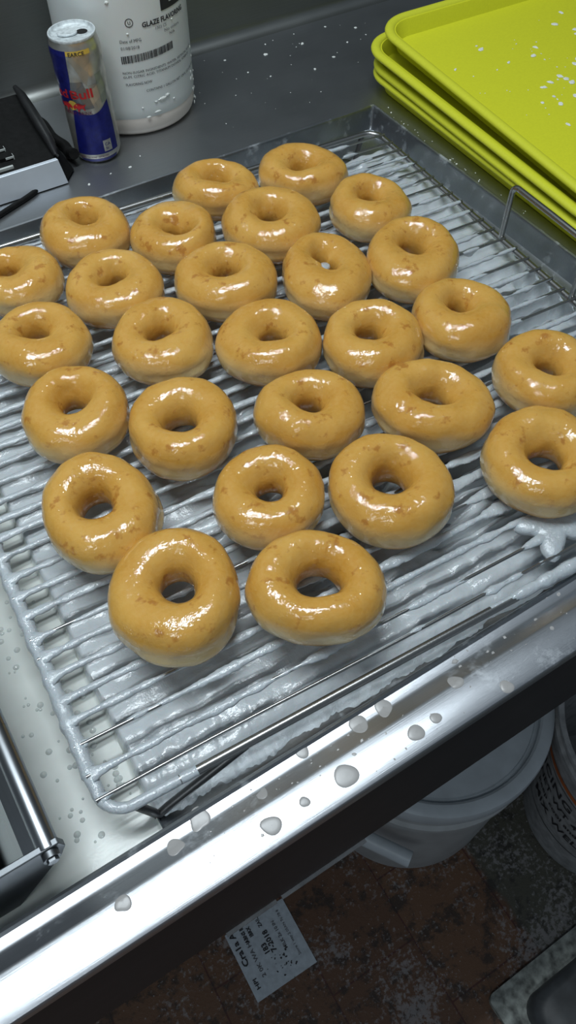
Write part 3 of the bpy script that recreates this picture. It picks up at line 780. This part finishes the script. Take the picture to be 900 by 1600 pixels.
# ------------------------------------------------------------------ drops and flakes on the front rim
def rimz(y):
    pr = [(.1031, CT+.002), (.1034, CT+.0045), (.1045, CT+.0064), (.1068, CT+.007), (.129, CT+.007), (.1312, CT+.0062), (.1405, CT+.0006), (.1430, CT), (.152, CT+.0001)]
    for (a, za), (b, zb) in zip(pr, pr[1:]):
        if y <= b: return za+(zb-za)*max(0, (y-a)/(b-a))
    return CT
Rc = R; f_ = 1255.14
def at(px, py, z):
    d = Rc @ Vector(((px-450)/f_, -(py-800)/f_, -1.)); k = (z-1.42)/d.z; return d.x*k, d.y*k
DROPS = [(-1, -1, 0, '')]
def drop(x, y, r, label, seed, tail=0, group='dried glaze drops on the front rim', flat=.16):
    rb = random.Random(seed); n = 28; vs = []; p1, p2 = rb.uniform(0, 6), rb.uniform(0, 6)
    rings_ = [(1., 0.00005), (.93, .5), (.8, .8), (.5, 1.), (.02, 1.05)]
    for q, hh in rings_:
        for k in range(n):
            a = 2*PI*k/n; rr = r*q*(1+.06*math.sin(2*a+p1)+.05*math.sin(3*a+p2)+tail*max(0, math.cos(a-p1))**10)
            yy = y+rr*math.sin(a); xx = x+rr*math.cos(a)
            vs.append((xx, yy, rimz(yy)+min(.00055, r*flat)*hh))
    fs = [(j*n+k, j*n+(k+1) % n, (j+1)*n+(k+1) % n, (j+1)*n+k) for j in range(len(rings_)-1) for k in range(n)]
    mb = MB(); mb.add(vs, fs); o = mb.build('glaze_drop', M['drop'], None, 60, (x, y, rimz(y)))
    return tag(o, label, 'glaze drop', group)
for px, py, r, z, lab, tail in [
    (541, 1212, 18, .900, 'largest round grey glaze drop on the outer half of the front rim', 0),
    (272, 1322, 12, .897, 'round glaze drop with a ragged top, below the rack leg corner', .3),
    (312, 1277, 15, .893, 'glaze drop with a small tail on the inner edge beside the rack leg', .5),
    (193, 1411, 11, .900, 'small pointed glaze drop, the leftmost on the front rim', .25),
    (425, 1290, 14, .900, 'smeared cream glaze drop on the outer rim, left of the largest drop', .2),
    (476, 1253, 8, .900, 'small faint glaze drop between the smeared cream one and the largest', 0),
    (472, 1174, 11, .893, 'round glaze drop on the rim inner edge, above left of the largest', 0),
    (560, 1132, 15, .893, 'glaze drop on the inner rim, just above right of the largest', 0),
    (599, 1103, 14, .895, 'two-lobed thick glaze drop on the inner rim near the middle', .35),
    (650, 1145, 13, .900, 'round grey glaze drop right of the two-lobed one, on the outer rim', 0),
    (681, 1122, 9, .900, 'faint glaze drop just right of the round grey outer-rim one', 0),
    (711, 1068, 12, .896, 'flat faded glaze drop in the dark groove of the rim', .1),
    (792, 1073, 11, .900, 'oval white glaze drop, the rightmost on the outer rim', 0),
    (410, 1241, 8, .896, 'smudged glaze drop on the rim groove left of centre', .4)]:
    x, y = at(px, py, z); y = max(.1068, min(y, .149)); x2, _ = at(px+r, py, z)
    drop(x, y, r/1255*.55, lab, px, tail)
rb = random.Random(8); mb = MB()
for px, py, r in [(762, 1018, 5), (790, 995, 5), (712, 1030, 7), (838, 967, 4), (770, 1022, 4), (797, 1020, 3), (720, 1040, 4), (860, 985, 5), (875, 925, 5), (855, 930, 4), (330, 1300, 2), (345, 1240, 2), (363, 1258, 2), (382, 1268, 3), (392, 1232, 2), (465, 1225, 2.5), (500, 1200, 2.5), (487, 1192, 2), (508, 1200, 2), (410, 1308, 4), (553, 1182, 4), (565, 1160, 4), (528, 1172, 3), (545, 1147, 3), (500, 1215, 2)]:
    x, y = at(px, py, .896); y = max(.108, min(.150, y)); flake(mb, (x, y, rimz(y)), r/1255*.55, rb, .2)
for k in range(60):
    x = rb.uniform(.02, .40); y = rb.uniform(.108, .150); flake(mb, (x, y, rimz(y)), rb.choice((.0004, .0006, .0009)), rb, .2)
tag(mb.build('glaze_specks', M['drop'], None, 0, (.2, .13, CT+.007)), 'tiny specks and flakes of dried glaze along the bright front rim', 'specks', kind='stuff')

# ------------------------------------------------------------------ glaze hopper at the left
hp = thing('glaze_hopper', 'steel glaze hopper full of cream glaze with a thick rod along its top, bottom left', 'hopper', (-.15, .45, FL))
HO = (-.15, .45, FL)
hx = -.0565
mb = MB(); mb.tube([(hx, .1665, .930), (hx, .70, .930)], .0070, 20); mb.build('edge_rod', M['hop'], hp, 60, HO)
mb = MB(); mb.tube([(hx, .1615, .9295), (hx, .1668, .9295)], .0052, 18); mb.tube([(hx, .1595, .9295), (hx, .1618, .9295)], .0036, 6)
mb.build('rod_bolt', M['hopdark'], hp, 30, HO)
mb = MB()   # sloping front wall + far wall + base
prof = [(-.0600, .934), (-.0700, .930), (-.1000, .876), (-.33, .876), (-.36, .934), (-.363, .934), (-.335, .8715), (-.0985, .8715), (-.0665, .926)]
vs = [(x, .1700, z) for x, z in prof]+[(x, .70, z) for x, z in prof]; n = len(prof)
mb.add(vs, [(k, (k+1) % n, n+(k+1) % n, n+k) for k in range(n)]+[tuple(range(n))[::-1], tuple(range(n, 2*n))])
mb.build('trough', M['hop'], hp, 30, HO)
for y0, y1 in ((.1655, .1700), (.70, .7045)):
    mb = MB(); pl = [(-.0495, .936), (-.0475, .926), (-.0530, .914), (-.0900, .8715), (-.345, .8715), (-.375, .936)]
    n = len(pl); mb.add([(x, y0, z) for x, z in pl]+[(x, y1, z) for x, z in pl], [tuple(range(n)), tuple(range(n, 2*n))[::-1]]+[(k, (k+1) % n, n+(k+1) % n, n+k) for k in range(n)])
    bevel(mb.build('end_plate', M['hopdark'], hp, 0, HO), .0007)
mb = MB(); mb.box((-.3500, .1702, .90), (-.0878, .6998, .9000))
mb2 = MB(); nx, ny = 40, 60
vs = [(-.0905-(.3430-.0905)*i/nx, .1703+.529*j/ny, .9010+.0008*nz(i*.4, j*.3)) for j in range(ny+1) for i in range(nx+1)]
mb2.add(vs, [(j*(nx+1)+i, j*(nx+1)+i+1, (j+1)*(nx+1)+i+1, (j+1)*(nx+1)+i) for j in range(ny) for i in range(nx)])
tag(mb2.build('hopper_glaze', M['pool'], None, 60, (-.2, .45, .9)), 'cream liquid glaze filling the steel hopper at the left edge', 'glaze', kind='stuff')

# ------------------------------------------------------------------ buckets and paper on the floor
BX, BY, BR, BH = .408, .270, .170, .37
bk = thing('lidded_bucket', 'white plastic bucket with a lid and bail handle, on the floor under the table', 'bucket', (BX, BY, 0))
mb = MB(); mb.lathe([(.148, 0), (.152, .003), (.154, .03), (.1585, .20), (.1600, .285), (.1665, .287), (.1665, .295), (.1605, .297), (.1625, .352)], (0, 0), 80)
mb.build('bucket_body', M['bucketside'], bk, 30)
mb = MB(); mb.lathe([(.1630, .338), (.1690, .338), (BR, .342), (BR, .362), (.1685, .3675), (.1640, .370), (.1530, .370), (.1500, .368), (.1485, .361), (.1465, .3590), (.1440, .360), (.1425, .364), (.135, .3645), (1e-5, .3650)], (0, 0), 96, capb=False, capt=False)
mb.build('lid', M['bucket'], bk, 30)
mb = MB()
wp = [(-.1665, .02, .29)]
g0, g1 = Vector((.2365-BX, .190-BY, .25)), Vector((.2790-BX, .124-BY, .25))
mb.tube([(-.166, .055, .292), (-.172, .02, .282), tuple(g0+(g0-g1)*.05), tuple(g1-(g1-g0)*.03)], .0013, 8)
mb.build('bail_wire', M['bucketside'], bk, 60)
mb = MB(); mb.tube([tuple(g0.lerp(g1, k/6)) for k in range(7)], .0115, 18); mb.build('handle_grip', M['bucket'], bk, 40)
B2X, B2Y = .655, .050
bk2 = thing('printed_bucket', 'dirty white bucket with black printing and an orange stripe at the right edge', 'bucket', (B2X, B2Y, 0))
mb = MB(); mb.lathe([(.112, 0), (.118, .002), (.120, .010), (.1545, .345), (.160, .347), (.160, .357), (.1555, .359), (.1575, .372), (.1600, .374), (.1600, .380), (.153, .380), (.150, .372), (.118, .03), (1e-5, .03)], (0, 0), 80, capt=False)
mb.build('bucket_body', M['bucket_dirty'], bk2, 30)
mb = MB()
def b2pt(a, z, off=.0008):
    r = .120+.0345*(z-.010)/.335+off; return (r*math.cos(a), r*math.sin(a), z)
def b2band(a0, a1, z0, z1, m, n=30):
    vs = [b2pt(a0+(a1-a0)*i/n, z) for z in (z0, z1) for i in range(n+1)]; mb.add(vs, [(i, i+1, n+2+i, n+1+i) for i in range(n)], m)
b2band(1.9, 4.9, .285, .297, 0)
b2band(1.9, 4.9, .275, .2765, 1); b2band(1.9, 4.9, .10, .102, 1)
def b2text(body, a, z, size, m=1):
    vs, fs = text_geo(body, size, 1., 'LEFT', .0003); mb.add([b2pt(a+vx/.14, z+vy, .0012) for vx, vy in vs], fs, m)
b2text('ICING FRUIT', 2.55, .238, .030); b2text('NET WT 40 LBS', 2.55, .205, .022); b2text('keep cool and dry', 2.6, .178, .018); b2text('MIX WELL', 2.6, .140, .028)
mb.build('printed_label', [M['orange'], M['ink']], bk2, 0)

lb = thing('paper_label', 'white printed paper label stuck to the grimy floor under the table edge', 'label', (.0197, .1107, .0), (0, 0, math.radians(-1.2)))
mb = MB(); N = 12
vs = [(.1055*i/N, .1055*j/N, .0012+.0008*nz(i*.5, j*.5)) for j in range(N+1) for i in range(N+1)]
vs += [(x, y, .0002) for x, y, z in vs[:]]
fs = [(j*(N+1)+i, j*(N+1)+i+1, (j+1)*(N+1)+i+1, (j+1)*(N+1)+i) for j in range(N) for i in range(N)]
mb.add(vs, fs); mb.build('paper', M['paper'], lb, 60)
mb = MB()
def ltext(body, ux, uy, size, bold=0., sx=1., m=0):      # reads along +Y of the label, tops towards -X
    vs, fs = text_geo(body, size, sx, 'LEFT', bold); mb.add([(ux-vy, uy+vx, .0024) for vx, vy in vs], fs, m)
ltext('HPI', .0135, .014, .0085, .0002, 1.3); ltext('Cra1a A', .0135, .050, .0125, .0003, 1.25)
ltext('2 0K WA Hi', .029, .024, .0085, .0001, 1.3, 1); ltext('ABNS B', .029, .078, .008, .0003, .9)
ltext('IBRX', .039, .082, .008, .0003, .9)
ltext('183', .050, .048, .0115, .0003, 1.); ltext('7-2018', .0605, .046, .0115, .0003, 1.05); ltext('ZAIL', .0575, .087, .008, .0001, .9)
ltext('MILK 2x 10 IN', .077, .040, .0075, .0001, 1., 1); ltext('Store 1 way 2 05AN 7a 78 8', .0905, .022, .006, 0, 1.05, 1)
rb = random.Random(4)
for k in range(26):
    flake(mb, (rb.gauss(.066, .012), rb.gauss(.028, .012), .0022), rb.uniform(.0007, .0022), rb, .05)
mb.build('printing', [M['ink'], M['greyink']], lb, 0)

st = thing('floor_stand', 'pale dirty base plate with a dark grey body on the floor, bottom right corner', 'stand', (.47, -.14, 0))
SO = (.47, -.14, 0)
mb = MB(); loft(mb, [[(x, y, z) for x, y in rrect(.315, -.36, .80, -.068, .012, 5)] for z in (0, .010, .012)], 0, True, True)
mb.build('base_plate', M['plate'], st, 30, SO)
mb = MB(); pts = rrect(.3480, -.38, .90, -.1000, .03, 6)
loft(mb, [[(x, y, z) for x, y in rrect(.348+i, -.38+i, .80-i, -.100-i, .03, 6)] for i, z in ((0, .011), (0, .035), (.004, .046), (.014, .052))], 0, True, True)
mb.build('stand_body', M['darkbody'], st, 50, SO)

# ------------------------------------------------------------------ light
def area(name, loc, sx, sy, power, col, rot=(0, 0, 0)):
    l = bpy.data.lights.new(name, 'AREA'); l.shape = 'RECTANGLE'; l.size = sx; l.size_y = sy; l.energy = power; l.color = col
    o = bpy.data.objects.new(name, l); COL.objects.link(o); o.location = loc; o.rotation_euler = rot; return o
area('ceiling_tube_light', (.03, .46, 2.5), 1.02, .055, 8.5, (.86, .95, 1.))
area('ceiling_tube_light', (.03, .62, 2.5), 1.02, .055, 8.5, (.86, .95, 1.))
area('ceiling_tube_light', (-1.3, -.6, 2.6), 1.25, .22, 7, (.86, .95, 1.))
w = bpy.data.worlds.new('room_ambience'); sc.world = w; w.use_nodes = True
w.node_tree.nodes['Background'].inputs[0].default_value = (.72, .86, 1., 1); w.node_tree.nodes['Background'].inputs[1].default_value = .11
vs_ = sc.view_settings; vs_.view_transform = 'Standard'; vs_.look = 'None'; vs_.exposure = .32; vs_.gamma = 1.; vs_.use_curve_mapping = False
